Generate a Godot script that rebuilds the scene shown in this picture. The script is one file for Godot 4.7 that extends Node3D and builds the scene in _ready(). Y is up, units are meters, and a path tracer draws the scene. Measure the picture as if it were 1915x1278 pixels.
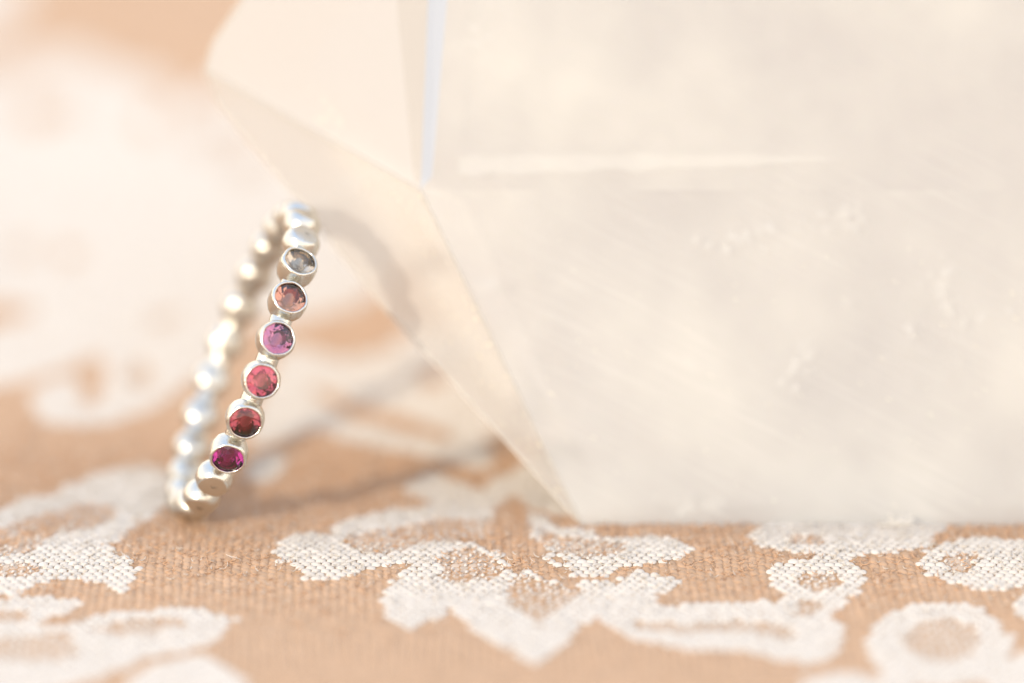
extends Node3D
# A silver ring with six small gems leaning on a cloudy quartz crystal, on a tan tablecloth woven with white flowers.
# Lengths inside the builders are millimetres; MM turns them into metres.

const MM := 0.001
const CAM := Vector3(19.561, 100.591, 260.718)
var rng := RandomNumberGenerator.new()
var noise := FastNoiseLite.new()


func mat(c: Color, rough := 0.6, metal := 0.0) -> StandardMaterial3D:   # c is a linear colour
	var m := StandardMaterial3D.new()
	m.albedo_color = c.linear_to_srgb()
	m.roughness = rough
	m.metallic = metal
	return m


func commit(called: String, st: SurfaceTool, m: Material, parent: Node) -> MeshInstance3D:
	var o := MeshInstance3D.new()
	o.name = called
	o.mesh = st.commit()
	o.material_override = m
	parent.add_child(o, true)
	return o


func tag(o: Node, label := "", category := "", group := "", kind := "") -> void:
	if label: o.set_meta("label", label)
	if category: o.set_meta("category", category)
	if group: o.set_meta("group", group)
	if kind: o.set_meta("kind", kind)


func begin(smooth := true) -> SurfaceTool:
	var st := SurfaceTool.new()
	st.begin(Mesh.PRIMITIVE_TRIANGLES)
	st.set_smooth_group(0 if smooth else -1)
	return st


func tri(st: SurfaceTool, a: Vector3, b: Vector3, c: Vector3) -> void:
	st.add_vertex(a * MM)
	st.add_vertex(b * MM)
	st.add_vertex(c * MM)


# A profile of (radius, height) turned about y; rough wobbles the radius a little, as hand-worked metal does.
func lathe(profile: Array, segs: int, wobble := 0.0, smooth := true, variant := 0) -> ArrayMesh:
	var st := begin(smooth)
	var ring := func(i: int, k: int) -> Vector3:
		var a := TAU * float(k % segs) / segs
		var p: Vector2 = profile[i]
		var w := 1.0 + wobble * noise.get_noise_3d(cos(a) * 60.0 + variant * 91.0, p.y * 60.0, sin(a) * 60.0)
		return Vector3(p.x * cos(a) * w, p.y * (1.0 + wobble * 0.3 * sin(a * 2.0 + variant)), p.x * sin(a) * w)
	for i in profile.size() - 1:
		for k in segs:
			var a: Vector3 = ring.call(i, k)
			var b: Vector3 = ring.call(i, k + 1)
			var c: Vector3 = ring.call(i + 1, k + 1)
			var d: Vector3 = ring.call(i + 1, k)
			if profile[i].x > 0.0001: tri(st, a, c, b)
			if profile[i + 1].x > 0.0001: tri(st, a, d, c)
	st.generate_normals()
	return st.commit()


# ---------------------------------------------------------------- the cloth
func sm(a: float, b: float, x: float) -> float:
	return smoothstep(a, b, x)


func cloth_height(x: float, z: float) -> float:   # the gentle swell of the cloth in front of the ring
	return 1.6 * sm(-7.0, 11.0, z) - 0.544 + 1.0 * sm(12.0, 40.0, z) + 3.5 * (1.0 - sm(-95.0, -12.0, z)) + 0.35 * sin(x * 0.07 + 0.6) * sin(z * 0.055) * sm(5.0, 25.0, absf(z - 6.0))


func cloth_normal(x: float, z: float) -> Vector3:
	var e := 0.3
	return Vector3(cloth_height(x - e, z) - cloth_height(x + e, z), 2.0 * e, cloth_height(x, z - e) - cloth_height(x, z + e)).normalized()


# Woven motifs: name, 1 white satin / 2 half-open net / 0 bare ground, outline as x, z pairs on the cloth. Later ones lie over earlier ones.
var motifs := [
	["flower_motif", 1, [5.6, 9.7, 6.0, 7.2, 6.5, 5.4, 7.5, 5.1, 8.4, 5.7, 9.0, 5.4, 9.2, 3.2, 10.1, 1.9, 10.7, 0.9, 12.3, -0.5, 13.9, -1.1, 14.9, -1.8, 14.2, -3.0, 13.2, -4.7, 12.9, -5.7, 13.6, -7.3, 14.6, -8.6, 15.6, -7.6, 16.1, -6.6, 16.8, -6.3, 17.2, -4.7, 17.9, -5.6, 18.6, -7.3, 19.5, -8.5, 20.6, -10.5, 21.9, -13.6, 23.9, -16.3, 24.4, -12.7, 22.5, -7.3, 23.7, -3.0, 24.2, -0.5, 23.1, 1.2, 21.5, 0.2, 20.2, -2.4, 19.5, -1.8, 18.7, -0.8, 18.4, 0.5, 18.6, 2.9, 18.0, 6.6, 16.4, 8.8, 14.9, 10.4, 13.7, 10.8, 12.2, 11.4, 11.1, 12.3, 9.6, 13.3, 8.7, 14.0, 7.2, 12.5, 6.9, 11.0, 6.2, 10.4]],
	["flower_motif", 2, [9.7, 6.9, 10.4, 5.4, 11.6, 4.8, 13.8, 3.2, 15.5, 1.9, 18.2, 2.2, 18.7, 5.4, 17.3, 6.9, 16.2, 7.2, 14.8, 7.2, 12.5, 9.0, 11.4, 9.5, 10.2, 8.2]],
	["flower_motif", 0, [18.4, -0.7, 19.3, -3.3, 19.8, -3.6, 20.1, -2.0, 20.6, 1.6, 21.0, 5.2, 20.4, 8.3, 19.5, 10.3, 19.3, 9.0, 18.7, 7.6, 17.4, 7.2, 16.1, 6.8, 16.9, 6.0, 18.3, 5.6, 18.6, 3.5]],
	["flower_motif", 1, [20.3, -0.2, 21.3, 0.7, 22.3, 3.9, 23.9, 4.4, 25.4, 6.5, 26.5, 6.0, 28.6, 6.0, 29.8, 7.6, 30.1, 9.0, 29.1, 10.0, 27.5, 11.2, 25.9, 11.4, 24.8, 12.9, 23.7, 13.2, 22.7, 12.0, 22.3, 10.0, 21.6, 9.0, 21.0, 6.8, 20.6, 3.5]],
	["flower_motif", 2, [21.2, 4.4, 22.3, 6.0, 24.4, 6.5, 26.3, 7.8, 25.7, 9.3, 24.8, 9.8, 23.8, 10.0, 22.7, 9.0, 22.2, 9.3, 21.2, 7.6]],
	["flower_motif", 1, [12.1, 16.2, 12.8, 13.8, 13.5, 11.4, 14.2, 9.0, 15.2, 8.3, 16.4, 7.6, 17.8, 7.8, 19.3, 10.3, 19.5, 12.6, 20.4, 12.0, 21.6, 9.0, 22.3, 11.4, 23.5, 13.8, 24.4, 13.5, 25.3, 14.4, 26.0, 12.9, 26.9, 12.2, 28.4, 13.0, 29.2, 13.8, 28.8, 14.6, 27.6, 16.1, 28.0, 17.7, 29.9, 17.3, 31.1, 17.1, 32.6, 17.0, 34.3, 16.9, 35.1, 16.1, 34.7, 14.9, 34.1, 12.6, 34.6, 11.2, 35.8, 10.3, 37.6, 9.8, 39.1, 10.6, 39.9, 12.0, 39.6, 14.3, 38.4, 16.9, 37.2, 19.6, 37.9, 21.1, 38.0, 23.2, 37.2, 25.6, 35.8, 27.2, 34.1, 26.4, 32.1, 25.3, 30.6, 25.1, 28.6, 24.8, 26.6, 23.4, 25.1, 21.5, 24.3, 19.9, 23.6, 21.2, 22.5, 24.4, 21.7, 26.7, 20.8, 27.8, 20.1, 26.7, 19.1, 24.5, 17.9, 23.3, 16.7, 20.0, 16.3, 18.4, 14.9, 20.4, 13.7, 22.3, 12.4, 19.4]],
	["flower_motif", 2, [15.2, 10.0, 16.7, 8.3, 17.8, 9.0, 19.1, 11.4, 18.7, 13.2, 17.8, 13.2, 17.0, 14.2, 15.7, 13.8]],
	["flower_motif", 2, [19.4, 13.8, 20.1, 12.9, 21.6, 13.8, 23.6, 15.3, 22.8, 17.4, 22.0, 19.0, 20.9, 21.4, 20.1, 19.0, 19.2, 16.8]],
	["flower_motif", 0, [20.4, 11.4, 21.4, 10.3, 22.3, 12.0, 23.6, 14.1, 23.1, 15.0, 21.6, 13.5]],
	["flower_motif", 2, [26.6, 20.3, 29.1, 20.9, 32.1, 20.2, 34.3, 20.7, 35.5, 22.4, 34.5, 23.1, 32.0, 22.1, 29.1, 22.4, 26.6, 21.9]],
	["flower_motif", 2, [35.6, 13.0, 37.2, 12.0, 38.4, 12.8, 38.2, 14.9, 36.6, 15.5]],
	["flower_motif", 2, [35.1, 18.7, 36.2, 16.9, 37.3, 16.6, 37.0, 18.4, 35.5, 19.5]],
	["blossom_motif", 1, [33.3, 6.1, 34.1, 4.1, 35.1, 1.9, 36.7, -0.3, 38.7, 0.6, 40.3, -0.3, 42.2, -1.1, 44.2, -0.3, 45.3, 3.7, 44.2, 6.1, 44.1, 8.0, 42.4, 8.7, 40.3, 9.6, 39.0, 10.2, 37.5, 10.2, 37.2, 9.3, 35.7, 9.3, 34.0, 8.0]],
	["blossom_motif", 2, [35.2, 6.7, 36.4, 5.4, 37.6, 5.8, 38.1, 6.9, 37.4, 8.0, 36.2, 7.8]],
	["blossom_motif", 1, [43.1, 9.9, 44.3, 7.6, 45.8, 6.5, 47.3, 6.1, 49.5, 6.9, 51.4, 6.9, 52.1, 9.9, 50.6, 13.8, 49.6, 13.2, 47.6, 15.2, 45.9, 14.9, 44.5, 13.8, 43.4, 12.4, 43.0, 11.3]],
	["blossom_motif", 2, [44.4, 10.1, 45.6, 8.7, 46.4, 9.6, 45.9, 12.4, 44.7, 12.2]],
	["blossom_motif", 1, [49.5, 13.5, 48.2, 16.0, 47.7, 17.6, 48.0, 19.6, 49.3, 21.5, 51.8, 20.9, 52.6, 14.1]],
	["ring_motif", 1, [47.1, 23.7, 46.7, 25.8, 45.9, 27.8, 44.9, 29.3, 43.7, 30.3, 42.5, 30.7, 41.3, 30.5, 40.2, 29.6, 39.5, 28.1, 39.0, 26.2, 39.0, 24.0, 39.4, 21.8, 40.1, 19.8, 41.1, 18.2, 42.4, 17.2, 43.7, 16.9, 44.9, 17.2, 46.0, 18.2, 46.7, 19.7, 47.1, 21.6]],
	["ring_motif", 2, [45.3, 22.9, 45.0, 24.4, 44.3, 25.7, 43.4, 26.4, 42.5, 26.4, 41.7, 25.8, 41.2, 24.6, 41.1, 23.1, 41.5, 21.5, 42.1, 20.3, 43.1, 19.6, 44.0, 19.6, 44.8, 20.2, 45.3, 21.4]],
	["ring_motif", 1, [45.2, 27.6, 47.6, 24.8, 49.5, 24.2, 49.8, 29.6, 46.6, 32.4, 44.9, 30.9]],
	["leaf_motif", 1, [34.9, 30.7, 36.0, 28.8, 38.0, 28.3, 39.8, 29.0, 41.2, 30.3, 40.4, 33.2, 37.1, 34.2, 34.8, 32.8]],
	["leaf_motif", 1, [-14.0, 3.4, -12.3, 0.6, -11.2, -0.7, -10.5, -2.1, -9.5, -3.7, -8.4, -3.7, -7.8, -5.2, -6.9, -6.9, -5.6, -8.2, -4.4, -9.0, -3.0, -9.4, -2.1, -8.6, -1.2, -6.6, -0.8, -2.5, -1.6, 0.2, -2.3, 2.4, -3.1, 4.2, -3.3, 7.1, -4.3, 7.5, -3.3, 9.2, -2.6, 10.2, -1.7, 12.2, -2.2, 13.0, -2.3, 15.4, -3.0, 15.4, -3.7, 14.2, -5.1, 13.3, -6.5, 13.6, -7.7, 13.9, -8.4, 15.9, -9.4, 15.9, -11.4, 16.5, -13.2, 11.6]],
	["leaf_motif", 2, [-12.6, 5.5, -10.7, 3.8, -9.4, 2.2, -7.8, -0.1, -6.4, -1.6, -4.9, -1.6, -3.9, 0.2, -4.5, 2.4, -5.4, 4.2, -7.0, 5.1, -7.5, 6.7, -8.4, 9.2, -10.0, 9.9, -12.1, 10.5]],
	["leaf_motif", 0, [-12.4, 7.8, -10.4, 6.3, -8.5, 4.0, -7.1, 2.0, -7.2, 4.2, -8.9, 6.7, -10.2, 7.8, -12.2, 9.2]],
	["leaf_motif", 2, [-11.9, 11.6, -9.9, 11.1, -8.7, 10.8, -7.2, 11.5, -7.6, 12.8, -9.7, 13.0, -11.8, 13.3]],
	["petal_motif", 1, [-11.3, 17.4, -9.3, 17.1, -8.3, 16.2, -6.5, 16.0, -4.5, 16.9, -5.2, 18.7, -6.3, 19.8, -6.6, 21.7, -8.8, 21.9, -10.8, 21.8]],
	["petal_motif", 2, [-11.2, 18.6, -9.2, 18.1, -7.4, 18.6, -7.4, 20.3, -8.9, 20.4, -11.0, 20.3]],
	["leaf_motif", 1, [-11.2, 22.4, -8.8, 21.9, -6.8, 21.3, -5.5, 20.8, -4.1, 19.9, -2.5, 18.7, -0.7, 18.4, 1.2, 18.2, 2.7, 18.5, 4.1, 20.1, 3.6, 22.6, 2.2, 25.1, 0.7, 25.9, -0.7, 26.5, -1.4, 28.2, -2.4, 29.6, -4.8, 31.7, -7.6, 32.9, -10.1, 32.7]],
	["leaf_motif", 2, [-4.1, 21.9, -1.8, 20.0, 1.0, 20.0, 1.5, 21.1, 0.2, 22.3, -1.2, 22.6, -2.6, 22.4]],
	["leaf_motif", 2, [-7.7, 22.4, -4.7, 22.3, -4.2, 25.7, -5.1, 26.8, -7.5, 26.7, -9.3, 26.0, -9.5, 24.2]],
	["leaf_motif", 1, [-1.3, 31.1, -0.4, 28.3, 0.7, 27.1, 2.7, 26.3, 3.7, 27.3, 4.9, 29.7, 5.5, 31.4, 5.1, 34.0, 0.3, 34.4]],
	["flower_motif", 1, [-24.2, -87.3, -21.4, -87.2, -20.2, -88.3, -19.0, -90.9, -16.5, -93.5, -13.8, -92.3, -11.9, -89.0, -10.3, -86.9, -8.2, -86.3, -6.9, -83.9, -6.3, -79.9, -5.0, -78.5, -3.5, -82.7, -1.5, -85.3, 2.2, -83.7, 6.5, -79.2, 10.8, -69.5, 12.3, -58.8, 11.9, -47.2, 10.8, -41.7, 7.9, -37.8, 4.4, -35.5, 1.4, -35.4, 0.6, -29.9, -0.7, -26.3, -2.1, -23.1, -3.8, -19.5, -5.9, -17.1, -7.8, -16.4, -9.9, -16.9, -11.3, -20.0, -11.1, -22.7, -10.2, -24.5, -8.9, -24.9, -8.1, -24.0, -8.4, -21.9, -8.0, -20.0, -7.1, -20.4, -6.8, -22.3, -6.9, -26.3, -7.4, -28.8, -8.2, -29.1, -9.2, -27.1, -11.4, -25.2, -13.5, -23.4, -16.8, -21.9]],
	["flower_motif", 0, [-16.9, -38.3, -15.1, -38.5, -13.1, -37.8, -12.5, -36.8, -13.5, -35.1, -14.6, -33.8, -16.3, -32.9]],
	["flower_motif", 0, [-15.1, -78.1, -15.0, -76.5, -15.3, -75.3, -15.8, -74.6, -16.5, -74.7, -17.1, -75.4, -17.6, -76.7, -17.9, -78.3, -17.9, -79.9, -17.7, -81.1, -17.1, -81.8, -16.5, -81.8, -15.9, -81.0, -15.3, -79.7]],
	["flower_motif", 2, [-12.7, -78.6, -12.7, -77.3, -12.9, -76.3, -13.4, -75.7, -13.9, -75.8, -14.4, -76.4, -14.9, -77.4, -15.1, -78.7, -15.1, -80.1, -14.9, -81.1, -14.4, -81.7, -13.9, -81.6, -13.3, -81.0, -12.9, -79.9]],
	["flower_motif", 0, [-6.6, -74.4, -6.6, -73.1, -6.8, -72.1, -7.1, -71.5, -7.6, -71.5, -8.0, -72.1, -8.4, -73.2, -8.6, -74.6, -8.6, -75.9, -8.4, -77.0, -8.0, -77.6, -7.6, -77.5, -7.1, -76.9, -6.8, -75.8]],
	["flower_motif", 2, [-1.3, -74.1, -1.1, -72.5, -1.3, -70.8, -1.6, -69.3, -2.2, -68.3, -2.9, -68.0, -3.5, -68.4, -4.0, -69.6, -4.2, -71.1, -4.1, -72.9, -3.7, -74.4, -3.1, -75.5, -2.4, -75.8, -1.8, -75.3]],
	["flower_motif", 2, [1.6, -66.8, 1.7, -65.6, 1.5, -64.4, 1.1, -63.3, 0.5, -62.6, -0.1, -62.5, -0.6, -62.9, -0.9, -63.7, -1.0, -64.9, -0.8, -66.2, -0.4, -67.3, 0.1, -68.0, 0.7, -68.1, 1.2, -67.7]],
	["flower_motif", 0, [-10.6, -47.4, -10.6, -46.6, -10.8, -46.0, -11.1, -45.7, -11.4, -45.6, -11.7, -46.0, -12.0, -46.6, -12.1, -47.3, -12.1, -48.1, -12.0, -48.7, -11.7, -49.1, -11.4, -49.1, -11.0, -48.7, -10.7, -48.1]],
	["flower_motif", 2, [-13.7, -48.2, -13.7, -47.2, -13.9, -46.5, -14.2, -46.1, -14.6, -46.1, -15.0, -46.5, -15.4, -47.2, -15.5, -48.1, -15.5, -49.0, -15.4, -49.8, -15.0, -50.2, -14.6, -50.2, -14.2, -49.8, -13.9, -49.1]],
	["flower_motif", 2, [-2.4, -37.4, -2.4, -36.8, -2.7, -36.0, -3.2, -35.1, -3.7, -34.4, -4.3, -34.0, -4.7, -33.9, -4.9, -34.2, -4.9, -34.8, -4.7, -35.6, -4.2, -36.5, -3.6, -37.2, -3.1, -37.6, -2.7, -37.7]],
	["flower_motif", 2, [-3.8, -25.7, -3.8, -24.6, -4.0, -23.7, -4.3, -23.2, -4.7, -23.1, -5.0, -23.6, -5.3, -24.5, -5.5, -25.6, -5.5, -26.8, -5.3, -27.7, -5.0, -28.2, -4.7, -28.3, -4.3, -27.8, -4.0, -26.9]],
	["flower_motif", 1, [-27.9, -119.8, -21.3, -119.9, -20.5, -106.7, -21.0, -101.9, -22.0, -98.2, -25.1, -95.3]],
	["blossom_motif", 1, [3.1, -13.1, 4.1, -13.5, 5.7, -15.2, 7.3, -16.7, 8.8, -14.8, 11.0, -13.3, 13.6, -11.7, 15.8, -10.7, 16.9, -8.8, 18.1, -9.4, 18.4, -11.6, 17.8, -15.2, 19.2, -15.8, 21.5, -16.7, 22.6, -22.7, 20.5, -28.8, 17.1, -32.4, 14.3, -36.3, 12.6, -33.9, 11.7, -31.8, 10.3, -30.3, 8.6, -29.4, 6.8, -30.6, 5.3, -32.0, 4.3, -31.1, 3.3, -19.6]],
	["blossom_motif", 0, [6.4, -24.3, 7.7, -23.4, 8.8, -21.9, 10.8, -20.7, 13.0, -18.9, 16.1, -15.3, 15.5, -14.1, 13.0, -15.5, 10.9, -17.4, 9.1, -18.6, 8.0, -20.1, 7.1, -22.2]],
	["blossom_motif", 0, [15.2, -25.6, 15.2, -24.9, 14.9, -24.3, 14.6, -24.0, 14.3, -24.0, 13.9, -24.3, 13.7, -24.9, 13.6, -25.6, 13.7, -26.3, 13.9, -26.9, 14.2, -27.2, 14.6, -27.2, 14.9, -26.9, 15.1, -26.3]],
	["petal_motif", 1, [3.0, -7.5, 3.6, -10.9, 4.7, -12.5, 5.6, -11.0, 5.3, -7.6, 4.2, -6.0]],
]


func motif_outlines() -> Array:
	var out := []
	for pass_ in 3:
		for m in motifs:
			var poly := PackedVector2Array()
			var shift: Vector2 = [Vector2.ZERO, Vector2(96.0, -34.0), Vector2(88.0, 26.0)][pass_]
			for i in m[2].size() / 2:
				poly.append(Vector2(m[2][2 * i], m[2][2 * i + 1]) + shift)
			var box := Rect2(poly[0], Vector2.ZERO)
			for p in poly: box = box.expand(p)
			if pass_ > 0 and box.position.x < 52.0: continue
			out.append([m[0], m[1], poly, box])
	return out


func stitch_mesh() -> ArrayMesh:   # one float of thread: a low rounded loaf, unit size
	return lathe_loaf(9, 4)


func lathe_loaf(segs: int, rows: int) -> ArrayMesh:
	var st := begin()
	for r in rows:
		var t0 := PI / 2.0 * r / rows
		var t1 := PI / 2.0 * (r + 1) / rows
		for k in segs:
			var a0 := TAU * k / segs
			var a1 := TAU * (k + 1) / segs
			var f := func(t: float, a: float) -> Vector3:
				var c := cos(a)
				var s := sin(a)
				var q := pow(pow(absf(c), 2.6) + pow(absf(s), 2.6), -1.0 / 2.6)
				return Vector3(cos(t) * c * q * 500.0, sin(t) * 500.0, cos(t) * s * q * 500.0) 
			var p0: Vector3 = f.call(t0, a0)
			var p1: Vector3 = f.call(t0, a1)
			var p2: Vector3 = f.call(t1, a1)
			var p3: Vector3 = f.call(t1, a0)
			tri(st, p0, p2, p1)
			if r < rows - 1: tri(st, p0, p3, p2)
	st.generate_normals()
	return st.commit()


func scatter(called: String, mesh: Mesh, m: Material, where: Array, tint: Array, parent: Node) -> MultiMeshInstance3D:
	var mm := MultiMesh.new()
	mm.transform_format = MultiMesh.TRANSFORM_3D
	mm.use_colors = true
	mm.mesh = mesh
	mm.instance_count = where.size()
	for i in where.size():
		mm.set_instance_transform(i, where[i])
		mm.set_instance_color(i, tint[i])
	var o := MultiMeshInstance3D.new()
	o.name = called
	o.multimesh = mm
	o.material_override = m
	o.set_meta("kind", "stuff")
	parent.add_child(o, true)
	return o


func stitch(x: float, z: float, lift: float, turn: float, size: Vector3) -> Transform3D:
	var up := cloth_normal(x, z)
	var b := Basis(Quaternion(Vector3.UP, up)) * Basis(Vector3.UP, turn)
	return Transform3D(b.scaled_local(size * MM), Vector3(x, cloth_height(x, z) + lift, z) * MM)


func build_cloth() -> void:
	var cloth := Node3D.new()
	cloth.name = "tablecloth"
	add_child(cloth)
	tag(cloth, "tan cotton tablecloth with a raised white woven flower pattern under the ring and crystal", "tablecloth")
	# the ground weave, seen in the gaps between the threads
	var st := begin()
	var xs := []
	var zs := []
	for i in 61: xs.append(-62.0 + i * 2.8)
	for i in 61: zs.append(-125.0 + i * 2.8)
	xs = [-420.0, -300.0, -200.0, -130.0, -90.0] + xs + [130.0, 170.0, 240.0, 330.0, 450.0]
	zs = [-520.0, -380.0, -270.0, -190.0, -150.0] + zs + [60.0, 90.0, 140.0, 220.0, 330.0]
	var P := func(i: int, j: int) -> Vector3: return Vector3(xs[i], cloth_height(xs[i], zs[j]) - 0.03, zs[j])
	for i in xs.size() - 1:
		for j in zs.size() - 1:
			tri(st, P.call(i, j), P.call(i + 1, j), P.call(i + 1, j + 1))
			tri(st, P.call(i, j), P.call(i + 1, j + 1), P.call(i, j + 1))
	st.generate_normals()
	commit("ground_weave", st, mat(GAP_TAN, 0.95), cloth)
	# threads
	var outlines := motif_outlines()
	var names := []
	var sets := {}
	var zone := func(x: float, z: float) -> Array:
		var k := 0
		var n := ""
		var p := Vector2(x, z) + Vector2(noise.get_noise_2d(x * 70.0, z * 70.0), noise.get_noise_2d(z * 70.0 + 300.0, x * 70.0)) * 0.45
		for o in outlines:
			if o[3].has_point(p) and Geometry2D.is_point_in_polygon(p, o[2]):
				k = o[1]
				n = o[0]
		return [k, n]
	var put := func(key: String, t: Transform3D, c: Color) -> void:
		if not sets.has(key): sets[key] = [[], []]
		sets[key][0].append(t)
		sets[key][1].append(c)
	var px := 0.50
	var pz := 0.62
	for i in range(int(-72 / px), int(104 / px)):
		for j in range(int(-122 / pz), int(62 / pz)):
			var x := i * px + noise.get_noise_2d(i * 2.0, j * 1.2) * 0.35 + j * 0.02
			var z := (j + (0.5 if i % 2 else 0.0)) * pz + rng.randf_range(-0.06, 0.06)
			var k: Array = zone.call(x, z)
			if k[0] == 1: continue
			var g := rng.randf_range(0.89, 1.10)
			if k[0] == 0:
				put.call("tan_threads", stitch(x, z, -0.05, 0.34 + rng.randf_range(-0.24, 0.24), Vector3(0.46 + rng.randf_range(-0.06, 0.06), 0.165 + rng.randf_range(-0.05, 0.05), 0.80 + rng.randf_range(-0.14, 0.14))), Color(TAN.r * g, TAN.g * g, TAN.b * g))
			else:
				put.call("net_threads", stitch(x, z, -0.06, rng.randf_range(-0.1, 0.1), Vector3(0.56, 0.10, 0.66)), Color(NET.r * g, NET.g * g, NET.b * g))
	px = 0.58
	pz = 0.53
	for j in range(int(-122 / pz), int(62 / pz)):
		for i in range(int(-72 / px), int(104 / px)):
			var x := (i + (0.5 if j % 2 else 0.0)) * px + rng.randf_range(-0.03, 0.03) + j * 0.02
			var z := j * pz + noise.get_noise_2d(i * 2.0, j * 2.0) * 0.22 + rng.randf_range(-0.03, 0.03)
			var k: Array = zone.call(x, z)
			if k[0] == 0: continue
			var g := rng.randf_range(0.93, 1.04)
			var c := Color(WHITE.r * g, WHITE.g * g, WHITE.b * g)
			if k[0] == 1:
				put.call(k[1], stitch(x, z, -0.02, rng.randf_range(-0.3, 0.2), Vector3(0.57 + rng.randf_range(-0.07, 0.07), 0.27 + rng.randf_range(-0.05, 0.05), 0.62 + rng.randf_range(-0.06, 0.06))), c)
			elif rng.randf() < 0.72:
				put.call(k[1], stitch(x + rng.randf_range(-0.1, 0.1), z, 0.0, rng.randf_range(0.9, 1.7), Vector3(0.36, 0.2, 0.2)), c)
	var loaf := stitch_mesh()
	var thread := mat(Color(1, 1, 1), 0.9)
	thread.vertex_color_use_as_albedo = true
	thread.rim_enabled = true
	thread.rim = 0.25
	for key in sets:
		scatter(key, loaf, thread, sets[key][0], sets[key][1], cloth)
	# loose fibre ends that stand up from the yarn
	var fs := begin()
	for i in 3:
		var a := Vector3(0, i * 180.0, sin(i * 0.9) * 160.0)
		var b := Vector3(0, (i + 1) * 180.0, sin((i + 1) * 0.9) * 160.0)
		var w := 70.0 * (1.0 - i / 4.0)
		var w2 := 70.0 * (1.0 - (i + 1) / 4.0)
		for q in [[Vector3(-1, 0, -0.6), Vector3(1, 0, -0.6)], [Vector3(1, 0, -0.6), Vector3(0, 0, 1)], [Vector3(0, 0, 1), Vector3(-1, 0, -0.6)]]:
			tri(fs, a + q[0] * w, b + q[1] * w2, a + q[1] * w)
			tri(fs, a + q[0] * w, b + q[0] * w2, b + q[1] * w2)
	fs.generate_normals()
	var where := []
	var tint := []
	for i in 24000:
		var x := rng.randf_range(-22.0, 58.0)
		var z := 20.0 - 32.0 * sqrt(rng.randf()) + rng.randfn(0.0, 5.0)
		var k: Array = zone.call(x, z)
		var size := rng.randf_range(0.35, 0.85)
		var b := Basis(Vector3.UP, rng.randf() * TAU) * Basis(Vector3.RIGHT, rng.randf_range(0.7, 1.5))
		where.append(Transform3D(b.scaled_local(Vector3(0.5, size, size) * MM), Vector3(x, cloth_height(x, z) + 0.1, z) * MM))
		tint.append(WHITE if k[0] == 1 or rng.randf() < 0.12 else Color(TAN.r * 1.2, TAN.g * 1.2, TAN.b * 1.2))
	scatter("fuzz", fs.commit(), thread, where, tint, cloth)


# ---------------------------------------------------------------- the ring
const GEMS := [
	["deep magenta round gem, lowest of the row", Color(0.40, 0.03, 0.24)],
	["dark raspberry red round gem, second from the bottom", Color(0.359, 0.057, 0.080)],
	["rose red round gem, third from the bottom", Color(0.481, 0.088, 0.133)],
	["pale purple pink round gem in the middle of the ring", Color(0.450, 0.163, 0.292)],
	["peach brown round gem, second from the top", Color(0.571, 0.260, 0.176)],
	["smoky grey clear round gem, topmost of the row", Color(0.64, 0.53, 0.41)],
]


func gem_mesh(variant: int) -> ArrayMesh:   # a round brilliant: table, crown, girdle and pavilion, flat facets
	var st := begin(false)
	var turn := variant * 0.37
	var at := func(r: float, y: float, a: float) -> Vector3: return Vector3(r * cos(a + turn), y, r * sin(a + turn))
	var n := 8
	for k in n:
		var a := TAU * k / n
		var b := TAU * (k + 1) / n
		var h := (a + b) / 2.0
		var t0: Vector3 = at.call(0.50, 1.05, a)
		var t1: Vector3 = at.call(0.50, 1.05, b)
		var g0: Vector3 = at.call(0.92, 0.84, a)
		var g1: Vector3 = at.call(0.92, 0.84, b)
		var gh: Vector3 = at.call(0.92, 0.84, h)
		var ch: Vector3 = at.call(0.70, 0.97, h)
		tri(st, Vector3(0, 1.05, 0), t0, t1)
		tri(st, t0, ch, t1)
		tri(st, t0, g0, ch)
		tri(st, ch, g1, t1)
		tri(st, ch, g0, gh)
		tri(st, ch, gh, g1)
		var p0: Vector3 = at.call(0.92, 0.80, a)
		var p1: Vector3 = at.call(0.92, 0.80, b)
		var ph: Vector3 = at.call(0.92, 0.80, h)
		tri(st, g0, ph, gh)
		tri(st, g0, p0, ph)
		tri(st, gh, p1, g1)
		tri(st, gh, ph, p1)
		var m: Vector3 = at.call(0.42, 0.40, h)
		var culet := Vector3(0, 0.10, 0)
		var mp: Vector3 = at.call(0.42, 0.40, h - TAU / n)
		tri(st, p0, m, ph)
		tri(st, ph, m, p1)
		tri(st, p0, mp, m)
		tri(st, mp, culet, m)
	st.generate_normals()
	return st.commit()


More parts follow.
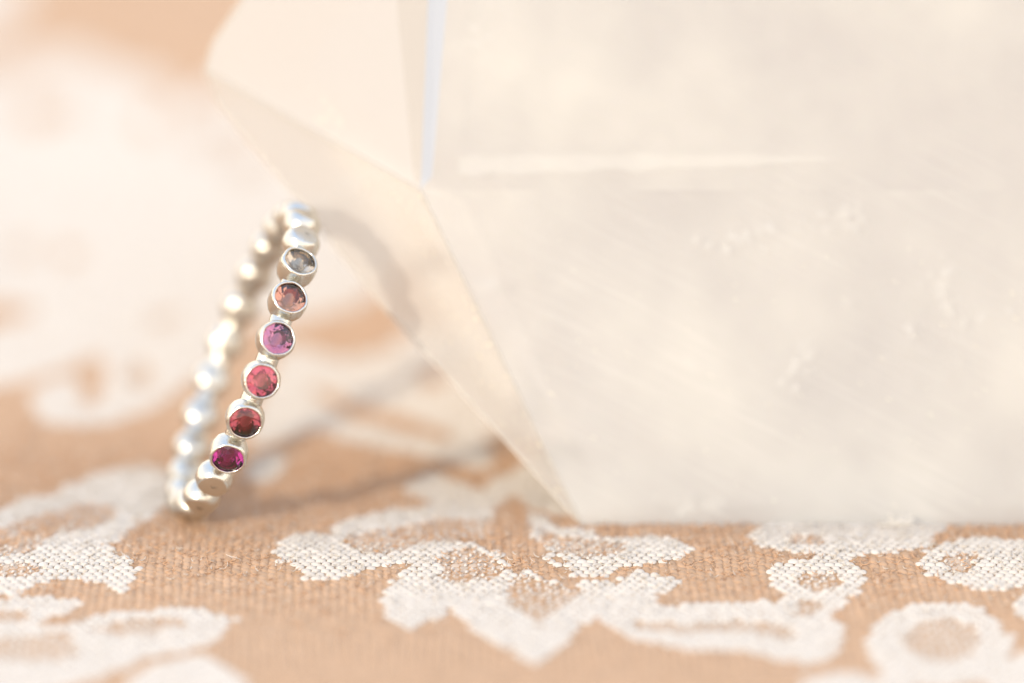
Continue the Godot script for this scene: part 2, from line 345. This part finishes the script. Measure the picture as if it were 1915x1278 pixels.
func build_ring() -> void:
	var ring := Node3D.new()
	ring.name = "ring"
	add_child(ring)
	tag(ring, "silver beaded ring set with six pink, red, peach and grey gems leaning on crystal", "ring")
	var c := Vector3(3.578, 9.490, -0.345)
	var u := Vector3(0.358, 0.883, -0.304)
	var v := Vector3(0.185, 0.252, 0.950)
	var R := 9.082
	var psi := deg_to_rad(-2.57)
	var silver := mat(Color(0.67, 0.655, 0.60), 0.25, 1.0)
	var scuff := NoiseTexture2D.new()
	var sn := FastNoiseLite.new()
	sn.seed = 5
	sn.frequency = 0.05
	sn.fractal_octaves = 4
	scuff.noise = sn
	scuff.width = 512
	scuff.height = 512
	scuff.seamless = true
	scuff.as_normal_map = true
	scuff.bump_strength = 4.0
	silver.normal_enabled = true
	silver.normal_texture = scuff
	silver.normal_scale = 0.6
	var worn := NoiseTexture2D.new()
	var wn := FastNoiseLite.new()
	wn.seed = 9
	wn.frequency = 0.012
	wn.fractal_octaves = 5
	worn.noise = wn
	worn.width = 512
	worn.height = 512
	worn.seamless = true
	var ramp := Gradient.new()
	ramp.offsets = PackedFloat32Array([0.25, 0.8])
	ramp.colors = PackedColorArray([Color(0.35, 0.35, 0.35), Color(1, 1, 1)])
	worn.color_ramp = ramp
	silver.roughness = 0.25
	silver.roughness_texture = worn
	silver.roughness_texture_channel = BaseMaterial3D.TEXTURE_CHANNEL_RED
	silver.uv1_triplanar = true
	silver.uv1_scale = Vector3(320, 320, 320)
	# the band that joins the beads
	var st := begin()
	var w := u.cross(v).normalized()
	var P := func(i: int, k: int) -> Vector3:
		var a := TAU * i / 96.0
		var b := TAU * k / 12.0
		var d := u * sin(a) + v * cos(a)
		return c + d * (R - 0.12 + 0.52 * cos(b)) + w * 0.66 * sin(b)
	for i in 96:
		for k in 12:
			tri(st, P.call(i, k), P.call(i + 1, k), P.call(i + 1, k + 1))
			tri(st, P.call(i, k), P.call(i + 1, k + 1), P.call(i, k + 1))
	st.generate_normals()
	commit("band", st, silver, ring)
	var ball := [Vector2(0, -0.78), Vector2(0.5, -0.78), Vector2(0.66, -0.74), Vector2(0.85, -0.62), Vector2(1.0, -0.42), Vector2(1.1, -0.18), Vector2(1.13, 0.05), Vector2(1.1, 0.28), Vector2(1.02, 0.52), Vector2(0.92, 0.70), Vector2(0.84, 0.80), Vector2(0.79, 0.835), Vector2(0.74, 0.85), Vector2(0.4, 0.875), Vector2(0, 0.88)]
	var cup := [Vector2(0, -0.78), Vector2(0.5, -0.78), Vector2(0.66, -0.74), Vector2(0.85, -0.62), Vector2(1.0, -0.42), Vector2(1.1, -0.18), Vector2(1.14, 0.05), Vector2(1.14, 0.3), Vector2(1.12, 0.55), Vector2(1.09, 0.78), Vector2(1.05, 0.9), Vector2(1.0, 0.96), Vector2(0.945, 0.975), Vector2(0.90, 0.95), Vector2(0.885, 0.89), Vector2(0.93, 0.80), Vector2(0.80, 0.55), Vector2(0.5, 0.2), Vector2(0.2, 0.02), Vector2(0, 0.0)]
	for i in 24:
		var a := psi + (i - 2) * TAU / 24.0
		var d := (u * sin(a) + v * cos(a)).normalized()
		var tangent := (u * cos(a) - v * sin(a)).normalized()
		var o := MeshInstance3D.new()
		o.name = "gem_setting" if i < 6 else "bead"
		o.mesh = lathe(cup if i < 6 else ball, 40, 0.055, true, i)
		o.material_override = silver
		var wob := Basis(tangent, rng.randf_range(-0.06, 0.06)) * Basis(w, rng.randf_range(-0.12, 0.12) if i >= 6 else 0.0)
		o.transform = Transform3D(wob * Basis(tangent, d, tangent.cross(d)), (c + d * R) * MM)
		ring.add_child(o, true)
		if i < 6:
			var g := MeshInstance3D.new()
			g.name = "gemstone"
			g.mesh = gem_mesh(i)
			var gm := mat(GEMS[i][1], 0.0)
			gm.albedo_color.a = 0.0
			gm.refraction_enabled = true
			gm.refraction_scale = 0.072
			g.material_override = gm
			g.set_meta("label", GEMS[i][0])
			o.add_child(g, true)


# ---------------------------------------------------------------- the crystal
func facing(pts: Array) -> Vector3:
	var n := Vector3.ZERO
	for i in range(1, pts.size() - 1): n += (pts[i + 1] - pts[0]).cross(pts[i] - pts[0])
	return n.normalized()


func planar(st: SurfaceTool, pts: Array, origin: Vector3, e1: Vector3, e2: Vector3, span: float) -> void:   # a flat facet, fan of triangles facing the side from which its points run clockwise
	var n := facing(pts)
	for i in range(1, pts.size() - 1):
		for p in [pts[0], pts[i], pts[i + 1]]:
			st.set_normal(n)
			st.set_uv(Vector2((p - origin).dot(e1), -(p - origin).dot(e2)) / span)
			st.add_vertex(p * MM)


func facet_textures(size: int, span: float, seed_: int, base: Color, alpha: float, streaks: float) -> Array:
	var cloud := FastNoiseLite.new()
	cloud.seed = seed_
	cloud.frequency = 0.055
	cloud.fractal_octaves = 4
	var fine := FastNoiseLite.new()
	fine.seed = seed_ + 1
	fine.frequency = 1.0
	fine.fractal_octaves = 2
	var patch := FastNoiseLite.new()
	patch.seed = seed_ + 2
	patch.frequency = 0.09
	var im := Image.create(size, size, false, Image.FORMAT_RGBA8)
	var hm := Image.create(size, size, false, Image.FORMAT_RGBA8)
	var ca := cos(0.46)
	var sa := sin(0.46)
	for j in size:
		for i in size:
			var x := i * span / size
			var y := j * span / size
			var s := x * ca + y * sa
			var t := -x * sa + y * ca
			var cl := cloud.get_noise_2d(x, y)
			var line := fine.get_noise_2d(s * 0.10, t * 2.6)
			var where := clampf(patch.get_noise_2d(x, y) * 1.6 + 0.55, 0.0, 1.0)
			var l := clampf((line - 0.1) * 2.4, 0.0, 1.0) * where * streaks * (1.0 - 0.85 * smoothstep(22.0, 36.0, y) * (1.0 - smoothstep(60.0, 64.0, y)))
			var g := 1.0 + 0.075 * cl + 0.02 * l
			im.set_pixel(i, j, Color(clampf(base.r * g, 0, 1), clampf(base.g * g, 0, 1), clampf(base.b * (g - 0.02 * cl), 0, 1), clampf(alpha + 0.16 * cl + 0.03 * l, 0.0, 1.0)))
			var h := 0.5 + 0.35 * l + 0.12 * fine.get_noise_2d(x * 3.0, y * 3.0) * streaks
			hm.set_pixel(i, j, Color(h, h, h))
	return [ImageTexture.create_from_image(im), ImageTexture.create_from_image(hm)]


func quartz(tex: Array, rough: float, relief := 0.0) -> StandardMaterial3D:
	var m := mat(Color(1, 1, 1), rough)
	m.albedo_texture = tex[0]
	m.transparency = BaseMaterial3D.TRANSPARENCY_ALPHA
	m.metallic_specular = 0.5
	m.backlight_enabled = true
	m.backlight = Color(0.55, 0.53, 0.5)
	if relief > 0.0:
		m.heightmap_enabled = true
		m.heightmap_texture = tex[1]
		m.heightmap_scale = relief
	return m


func veil(c: Color, alpha: float, rough: float) -> StandardMaterial3D:
	var m := mat(c, rough)
	m.albedo_color.a = alpha
	m.transparency = BaseMaterial3D.TRANSPARENCY_ALPHA
	m.backlight_enabled = true
	m.backlight = Color(0.55, 0.53, 0.5)
	return m


func build_crystal() -> void:
	var crystal := Node3D.new()
	crystal.name = "crystal"
	add_child(crystal)
	tag(crystal, "large cloudy white quartz crystal with flat facets standing behind the ring", "crystal")
	var V1 := Vector3(14.122, 19.494, -2.309)
	var V2 := Vector3(23.692, 0.352, 3.099)
	var V3 := Vector3(0.960, 24.201, -11.756)
	var V5 := Vector3(62.000, 0.403, 3.493)
	var V6 := Vector3(61.593, 42.413, -8.158)
	var V7 := Vector3(15.437, 42.313, -8.622)
	var V8 := Vector3(8.171, 37.175, -11.426)
	var V8b := Vector3(3.278, 28.556, -11.707)
	var V3u := Vector3(1.501, 25.888, -11.954)
	var V3d := Vector3(1.750, 22.129, -11.355)
	var B1 := Vector3(6.741, 16.936, -8.090)
	var B2 := Vector3(11.452, 11.769, -5.032)
	var B3 := Vector3(20.435, 3.446, 0.941)
	var eT := Vector3(15.404, 40.810, -8.205)
	var eB := Vector3(14.161, 20.132, -2.486)
	var aT := Vector3(11.608, 40.338, -10.328)
	var aB := Vector3(13.771, 20.036, -2.691)
	var fT := Vector3(16.690, 40.812, -8.192)
	var fB := Vector3(14.848, 20.255, -2.513)
	var K3 := Vector3(7.784, 14.917, -27.068)
	var K8 := Vector3(10.530, 32.105, -39.332)
	var K2 := Vector3(20.986, -0.766, -13.825)
	var K5 := Vector3(64.038, -0.491, -10.212)
	var K7 := Vector3(66.952, 34.328, -42.213)
	var strip0 := Vector3(16.425, 20.837, -2.657)
	var strip1 := Vector3(39.477, 21.330, -2.549)
	var in1 := Vector3(39.020, 17.899, -1.602)
	var in2 := Vector3(36.691, 9.674, 0.653)
	var in3 := Vector3(17.904, 14.031, -0.754)
	var in4 := Vector3(17.122, 27.992, -4.633)
	var in5 := Vector3(33.512, 16.666, -1.319)
	var chip1 := Vector3(29.925, 0.941, 3.002)
	var chip2 := Vector3(31.823, 1.040, 2.995)
	var chip3 := Vector3(33.087, 1.259, 2.948)
	var nf := Plane(V1, V5, V2).normal
	if nf.dot(CAM - V1) < 0: nf = -nf
	var e1 := (V5 - V2).normalized()
	var e2 := nf.cross(e1)
	var front := quartz(facet_textures(1024, 64.0, 11, CREAM.linear_to_srgb(), 0.68, 1.0), 0.42, 0.0008)
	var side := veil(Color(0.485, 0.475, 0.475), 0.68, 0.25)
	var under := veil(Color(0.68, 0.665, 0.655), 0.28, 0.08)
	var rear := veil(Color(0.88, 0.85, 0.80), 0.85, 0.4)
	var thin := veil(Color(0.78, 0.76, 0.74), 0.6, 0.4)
	var edge1 := (V7 - fT).length()
	var mT := eT.lerp((aT + fT) / 2.0, 0.3)
	var mB := eB.lerp((aB + fB) / 2.0, 0.3)
	var make := func(called: String, m: Material, faces: Array) -> MeshInstance3D:
		var st := begin(false)
		for f in faces:
			var pts: Array = f.duplicate()
			# wind so that the outside shows clockwise
			var mid := Vector3(34, 14, -18)
			if facing(pts).dot(pts[0] - mid) < 0:
				var back := pts.slice(1)
				back.reverse()
				pts = [pts[0]] + back
			planar(st, pts, V1, e1, e2, 64.0 if m == front else 40.0)
		return commit(called, st, m, crystal)
	make.call("facet", front, [[V2, V1, fB, fT, V6, V5]])
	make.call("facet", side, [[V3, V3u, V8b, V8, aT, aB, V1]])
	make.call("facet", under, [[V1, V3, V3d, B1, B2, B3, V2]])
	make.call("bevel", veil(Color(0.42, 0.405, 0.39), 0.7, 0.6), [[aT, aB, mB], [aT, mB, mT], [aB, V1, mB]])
	make.call("bevel", veil(Color(0.36, 0.41, 0.49), 0.85, 0.6), [[mT, mB, fB], [mT, fB, fT], [mB, V1, fB]])  # blue reflection of the sky put into this strip's colour
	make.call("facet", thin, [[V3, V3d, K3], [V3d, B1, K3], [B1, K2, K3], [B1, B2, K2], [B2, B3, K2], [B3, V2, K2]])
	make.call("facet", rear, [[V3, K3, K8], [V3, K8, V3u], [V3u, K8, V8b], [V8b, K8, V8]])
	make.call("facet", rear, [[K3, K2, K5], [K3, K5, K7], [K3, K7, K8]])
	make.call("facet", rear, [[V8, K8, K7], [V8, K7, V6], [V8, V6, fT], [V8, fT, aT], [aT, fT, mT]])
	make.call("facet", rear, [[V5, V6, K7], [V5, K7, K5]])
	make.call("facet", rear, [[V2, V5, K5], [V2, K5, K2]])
	# the milky heart of the crystal: a smaller cloudy body inside the clear skin, its walls uneven
	var heart := begin(false)
	var mid := Vector3(36, 15, -19)
	var milk := [[V1, fT, V6, V5, V2], [V1, V3, V3u, V8b, V8, fT], [V1, V3, V3d, B1, B2, B3, V2]]
	for f in milk:
		var pts: Array = []
		for q in f:
			var p: Vector3 = mid + (q - mid) * Vector3(0.92, 0.92, 0.88)
			p.x += 3.6 * (1.0 - smoothstep(14.0, 30.0, p.x))
			if q.y < 8.0: p.y = q.y + 0.25
			pts.append(p)
		if facing(pts).dot(pts[0] - mid) < 0:
			var back := pts.slice(1)
			back.reverse()
			pts = [pts[0]] + back
		planar(heart, pts, V1, e1, e2, 64.0)
	commit("milky_heart", heart, quartz(facet_textures(512, 64.0, 41, Color(0.72, 0.705, 0.695).linear_to_srgb(), 0.80, 0.0), 0.7), crystal)
	# worn, slightly frosted edges
	var es := begin()
	for seg in [[V1, V2], [V1, V3], [V3, V3u], [V3, V3d], [V3d, B1], [B1, B2], [B2, B3], [B3, V2], [V3u, V8b], [V8b, V8], [V2, V5]]:
		var dir: Vector3 = (seg[1] - seg[0]).normalized()
		var q := dir.cross(Vector3.FORWARD).normalized()
		var s := q.cross(dir)
		var steps := int((seg[1] - seg[0]).length() / 0.35) + 1
		for i in steps:
			var a: Vector3 = seg[0].lerp(seg[1], float(i) / steps)
			var b: Vector3 = seg[0].lerp(seg[1], float(i + 1) / steps)
			var ra := 0.085 + 0.06 * noise.get_noise_3dv(a * 90.0)
			var rb := 0.085 + 0.06 * noise.get_noise_3dv(b * 90.0)
			for k in 6:
				var d0 := q * cos(TAU * k / 6) + s * sin(TAU * k / 6)
				var d1 := q * cos(TAU * (k + 1) / 6) + s * sin(TAU * (k + 1) / 6)
				tri(es, a + d0 * ra, b + d1 * rb, a + d1 * ra)
				tri(es, a + d0 * ra, b + d0 * rb, b + d1 * rb)
	es.generate_normals()
	commit("worn_edge", es, veil(Color(0.62, 0.6, 0.56), 0.5, 0.2), crystal)
	# the back edge's bright reflection as a white strip, and cloudy flecks inside, behind the front facet
	var white := mat(Color(0.95, 0.94, 0.91), 0.8)
	var cluster := func(at: Vector3, wide: float, tall: float, lean: float, count: int) -> void:   # a loose knot of tiny cloudy flakes
		var st := begin(false)
		for f in count:
			var g1 := rng.randfn(0.0, 0.32)
			var g2 := rng.randfn(0.0, 0.32)
			var o := at + e1 * (g1 * wide + g2 * tall * lean) + e2 * g2 * tall - nf * rng.randf_range(1.3, 2.1)
			var r := rng.randf_range(0.12, 0.42)
			var n := 8
			var rim := []
			for k in n:
				var a := TAU * k / n
				var q := r * rng.randf_range(0.45, 1.25)
				rim.append(o + e1 * cos(a) * q + e2 * sin(a) * q * 0.8 + nf * rng.randf_range(-0.1, 0.1))
			for k in n:
				tri(st, o + nf * 0.05, rim[k], rim[(k + 1) % n])
				tri(st, o - nf * 0.05, rim[(k + 1) % n], rim[k])
		st.generate_normals()
		commit("inclusion", st, white, crystal)
	cluster.call(in1, 2.6, 1.8, 0.9, 26)
	cluster.call(in2, 1.2, 2.6, 0.3, 18)
	cluster.call(in3, 1.6, 0.9, 0.2, 12)
	cluster.call(in4, 1.5, 0.8, 0.4, 12)
	cluster.call(in5, 3.4, 1.6, 1.2, 16)
	cluster.call((in2 + in5) / 2.0 + e1 * 9.0, 7.0, 7.0, 0.2, 24)
	cluster.call(chip1 + e2 * 0.5, 1.2, 0.8, 0.3, 10)
	cluster.call(chip2 + e2 * 0.4, 1.0, 0.7, 0.3, 8)
	var st2 := begin(false)  # white strip standing in for light reflected off the rear edge
	var s0 := strip0 - nf * 1.5
	var s1 := strip1 - nf * 1.5
	for i in 24:
		var a := s0.lerp(s1, i / 24.0)
		var b := s0.lerp(s1, (i + 1) / 24.0)
		var h0 := (0.50 + 0.3 * noise.get_noise_1d(i * 30.0)) * (1.0 - pow(i / 24.0, 3.0))
		var h1 := (0.50 + 0.3 * noise.get_noise_1d((i + 1) * 30.0)) * (1.0 - pow((i + 1.0) / 24.0, 3.0))
		tri(st2, a - e2 * h0, b + e2 * h1, b - e2 * h1)
		tri(st2, a - e2 * h0, a + e2 * h0, b + e2 * h1)
		tri(st2, a - e2 * h0 - nf * 0.2, b - e2 * h1, b + e2 * h1 - nf * 0.2)
	st2.generate_normals()
	commit("back_edge_gleam", st2, white, crystal)
	# glinting hairline flecks just under the skin of the facets
	var fs := begin(false)
	var fleck := func(p: Vector3, n: Vector3, dir: Vector3, len_: float, wide: float) -> void:
		var q := n.cross(dir).normalized()
		var tilt := Vector3(rng.randf_range(-0.5, 0.5), rng.randf_range(-0.5, 0.5), rng.randf_range(-0.5, 0.5))
		var a := p + n * 0.03 - dir * len_ / 2.0
		var b := p + n * 0.03 + dir * len_ / 2.0
		tri(fs, a, p + n * 0.03 + (q + tilt * 0.4).normalized() * wide, b)
		tri(fs, a, b, p + n * 0.03 - (q + tilt * 0.4).normalized() * wide)
	var na := Plane(V1, V3, V8).normal
	if na.dot(CAM - V1) < 0: na = -na
	var nb := Plane(V1, V2, V3).normal
	if nb.dot(CAM - V1) < 0: nb = -nb
	for i in 34:   # a loose vein down the side facet
		var t := rng.randf()
		var p := V3.lerp(V8b, 0.85).lerp(V1, 0.42 + 0.1 * sin(t * 5.0)).lerp(V3.lerp(V1, 0.62), t)
		p += (V1 - V3).normalized() * rng.randfn(0.0, 0.5)
		var dir := ((V8b - V3).normalized() + Vector3(rng.randf_range(-0.4, 0.4), rng.randf_range(-0.4, 0.4), 0.0)).normalized()
		dir = (dir - na * dir.dot(na)).normalized()
		fleck.call(p, na, dir, rng.randf_range(0.08, 0.4), rng.randf_range(0.008, 0.022))
	for i in 70:   # along the edge between the under facet and the front one
		var p := V1.lerp(V2, rng.randf()).lerp(V3, rng.randf() * rng.randf() * 0.35)
		var dir := ((V2 - V1).normalized() + (V3 - V1).normalized() * rng.randf_range(-0.3, 0.3)).normalized()
		fleck.call(p, nb, dir, rng.randf_range(0.08, 0.5), rng.randf_range(0.012, 0.035))
	for i in 80:   # scratches on the front facet
		var p := V2 + e1 * rng.randf_range(-4.0, 36.0) + e2 * rng.randf_range(0.4, 17.0)
		if (p - V1).dot(e1) < (V2 - V1).dot(e1) * clampf(1.0 - (p - V2).dot(e2) / 19.0, 0.0, 1.0) + 0.5: continue
		var dir := (e1 - e2 * rng.randf_range(0.4, 0.58)).normalized()
		fleck.call(p, nf, dir, rng.randf_range(0.1, 0.6), rng.randf_range(0.006, 0.015))
	fs.generate_normals()
	var fm := commit("hairline_flecks", fs, mat(Color(0.98, 0.93, 0.74), 0.28, 0.6), crystal)
	tag(fm, "", "", "", "stuff")


func build_lint() -> void:
	var white := mat(Color(0.88, 0.84, 0.78), 0.9)
	var hair := func(st: SurfaceTool, pts: Array, w: float) -> void:
		for i in pts.size() - 1:
			var d: Vector3 = (pts[i + 1] - pts[i]).normalized()
			var s := d.cross(Vector3.UP if absf(d.y) < 0.9 else Vector3.RIGHT).normalized()
			var t := s.cross(d)
			var q := [s * w, (-s * 0.5 + t * 0.87) * w, (-s * 0.5 - t * 0.87) * w]
			for k in 3:
				tri(st, pts[i] + q[k], pts[i + 1] + q[(k + 1) % 3], pts[i] + q[(k + 1) % 3])
				tri(st, pts[i] + q[k], pts[i + 1] + q[k], pts[i + 1] + q[(k + 1) % 3])
	var st := begin()
	var base := Vector3(42.400, 0.453, 3.493) + Vector3(0, 0.15, 0.3)
	for i in 90:
		var a := rng.randf() * TAU
		var pts := []
		var p := base + Vector3(rng.randfn(0, 0.35), rng.randf_range(0, 0.1), rng.randfn(0, 0.15))
		var dir := Vector3(cos(a), rng.randf_range(0.1, 1.2), sin(a) * 0.5).normalized()
		for k in 5:
			pts.append(p)
			p += dir * 0.16
			dir = (dir + Vector3(rng.randfn(0, 0.5), rng.randfn(-0.15, 0.4), rng.randfn(0, 0.4))).normalized()
		hair.call(st, pts, 0.022)
	st.generate_normals()
	var o := commit("lint_tuft", st, white, self)
	tag(o, "tiny tuft of white lint caught at the foot of the crystal", "lint")
	st = begin()
	var f := Vector3(3.526, 1.055, 10.723)
	var pts := []
	for k in 14:
		var t := k / 13.0
		pts.append(f + Vector3(0.42 * cos(t * 4.6), 0.12 + 0.45 * sin(t * PI) + 0.08 * t, 0.42 * sin(t * 4.6) + 0.3 * t))
	hair.call(st, pts, 0.013)
	st.generate_normals()
	o = commit("stray_fibre", st, white, self)
	tag(o, "single curled pale fibre lying on the tan cloth in front of the ring", "fibre")


const TAN := Color(0.475, 0.30, 0.182)
const GAP_TAN := Color(0.48, 0.30, 0.175)
const NET := Color(0.56, 0.44, 0.34)
const WHITE := Color(0.61, 0.555, 0.49)
const CREAM := Color(0.49, 0.485, 0.48)


func _ready() -> void:
	rng.seed = 7
	noise.seed = 3
	noise.frequency = 0.02
	# camera: a macro lens close to the ring
	var cam := Camera3D.new()
	cam.name = "camera"
	cam.position = CAM * MM
	cam.rotation_degrees = Vector3(-19, 0, 0)
	cam.near = 0.02
	cam.far = 20.0
	var lens := CameraAttributesPhysical.new()
	lens.frustum_focal_length = 100.0
	lens.frustum_focus_distance = 0.2683
	lens.exposure_aperture = 6.0
	lens.frustum_near = 0.02
	lens.frustum_far = 20.0
	cam.attributes = lens
	add_child(cam)
	cam.fov = 8.3775
	cam.current = true
	# sky, sun, exposure
	var env := Environment.new()
	env.background_mode = Environment.BG_SKY
	var sky := ProceduralSkyMaterial.new()
	sky.sky_top_color = Color(0.64, 0.71, 0.82)
	sky.sky_horizon_color = Color(1.0, 0.94, 0.85)
	sky.sky_curve = 0.5
	sky.ground_bottom_color = Color(0.45, 0.38, 0.31)
	sky.ground_horizon_color = Color(0.75, 0.68, 0.60)
	sky.sky_energy_multiplier = 1.58
	sky.sun_angle_max = 20.0
	env.sky = Sky.new()
	env.sky.sky_material = sky
	env.tonemap_mode = Environment.TONE_MAPPER_LINEAR
	env.tonemap_exposure = 0.81
	env.sdfgi_enabled = true
	env.ssao_enabled = true
	env.ssil_enabled = true
	var we := WorldEnvironment.new()
	we.name = "world"
	we.environment = env
	add_child(we)
	var sun := DirectionalLight3D.new()
	sun.name = "sun"
	var az := deg_to_rad(57.0)
	var el := deg_to_rad(20.0)
	sun.look_at_from_position(Vector3.ZERO, Vector3(cos(az) * cos(el), -sin(el), -sin(az) * cos(el)))
	sun.light_color = Color(1.0, 0.945, 0.855)
	sun.light_energy = 1.35
	sun.light_angular_distance = 0.5
	sun.shadow_enabled = true
	add_child(sun)
	build_cloth()
	build_crystal()
	build_ring()
	build_lint()
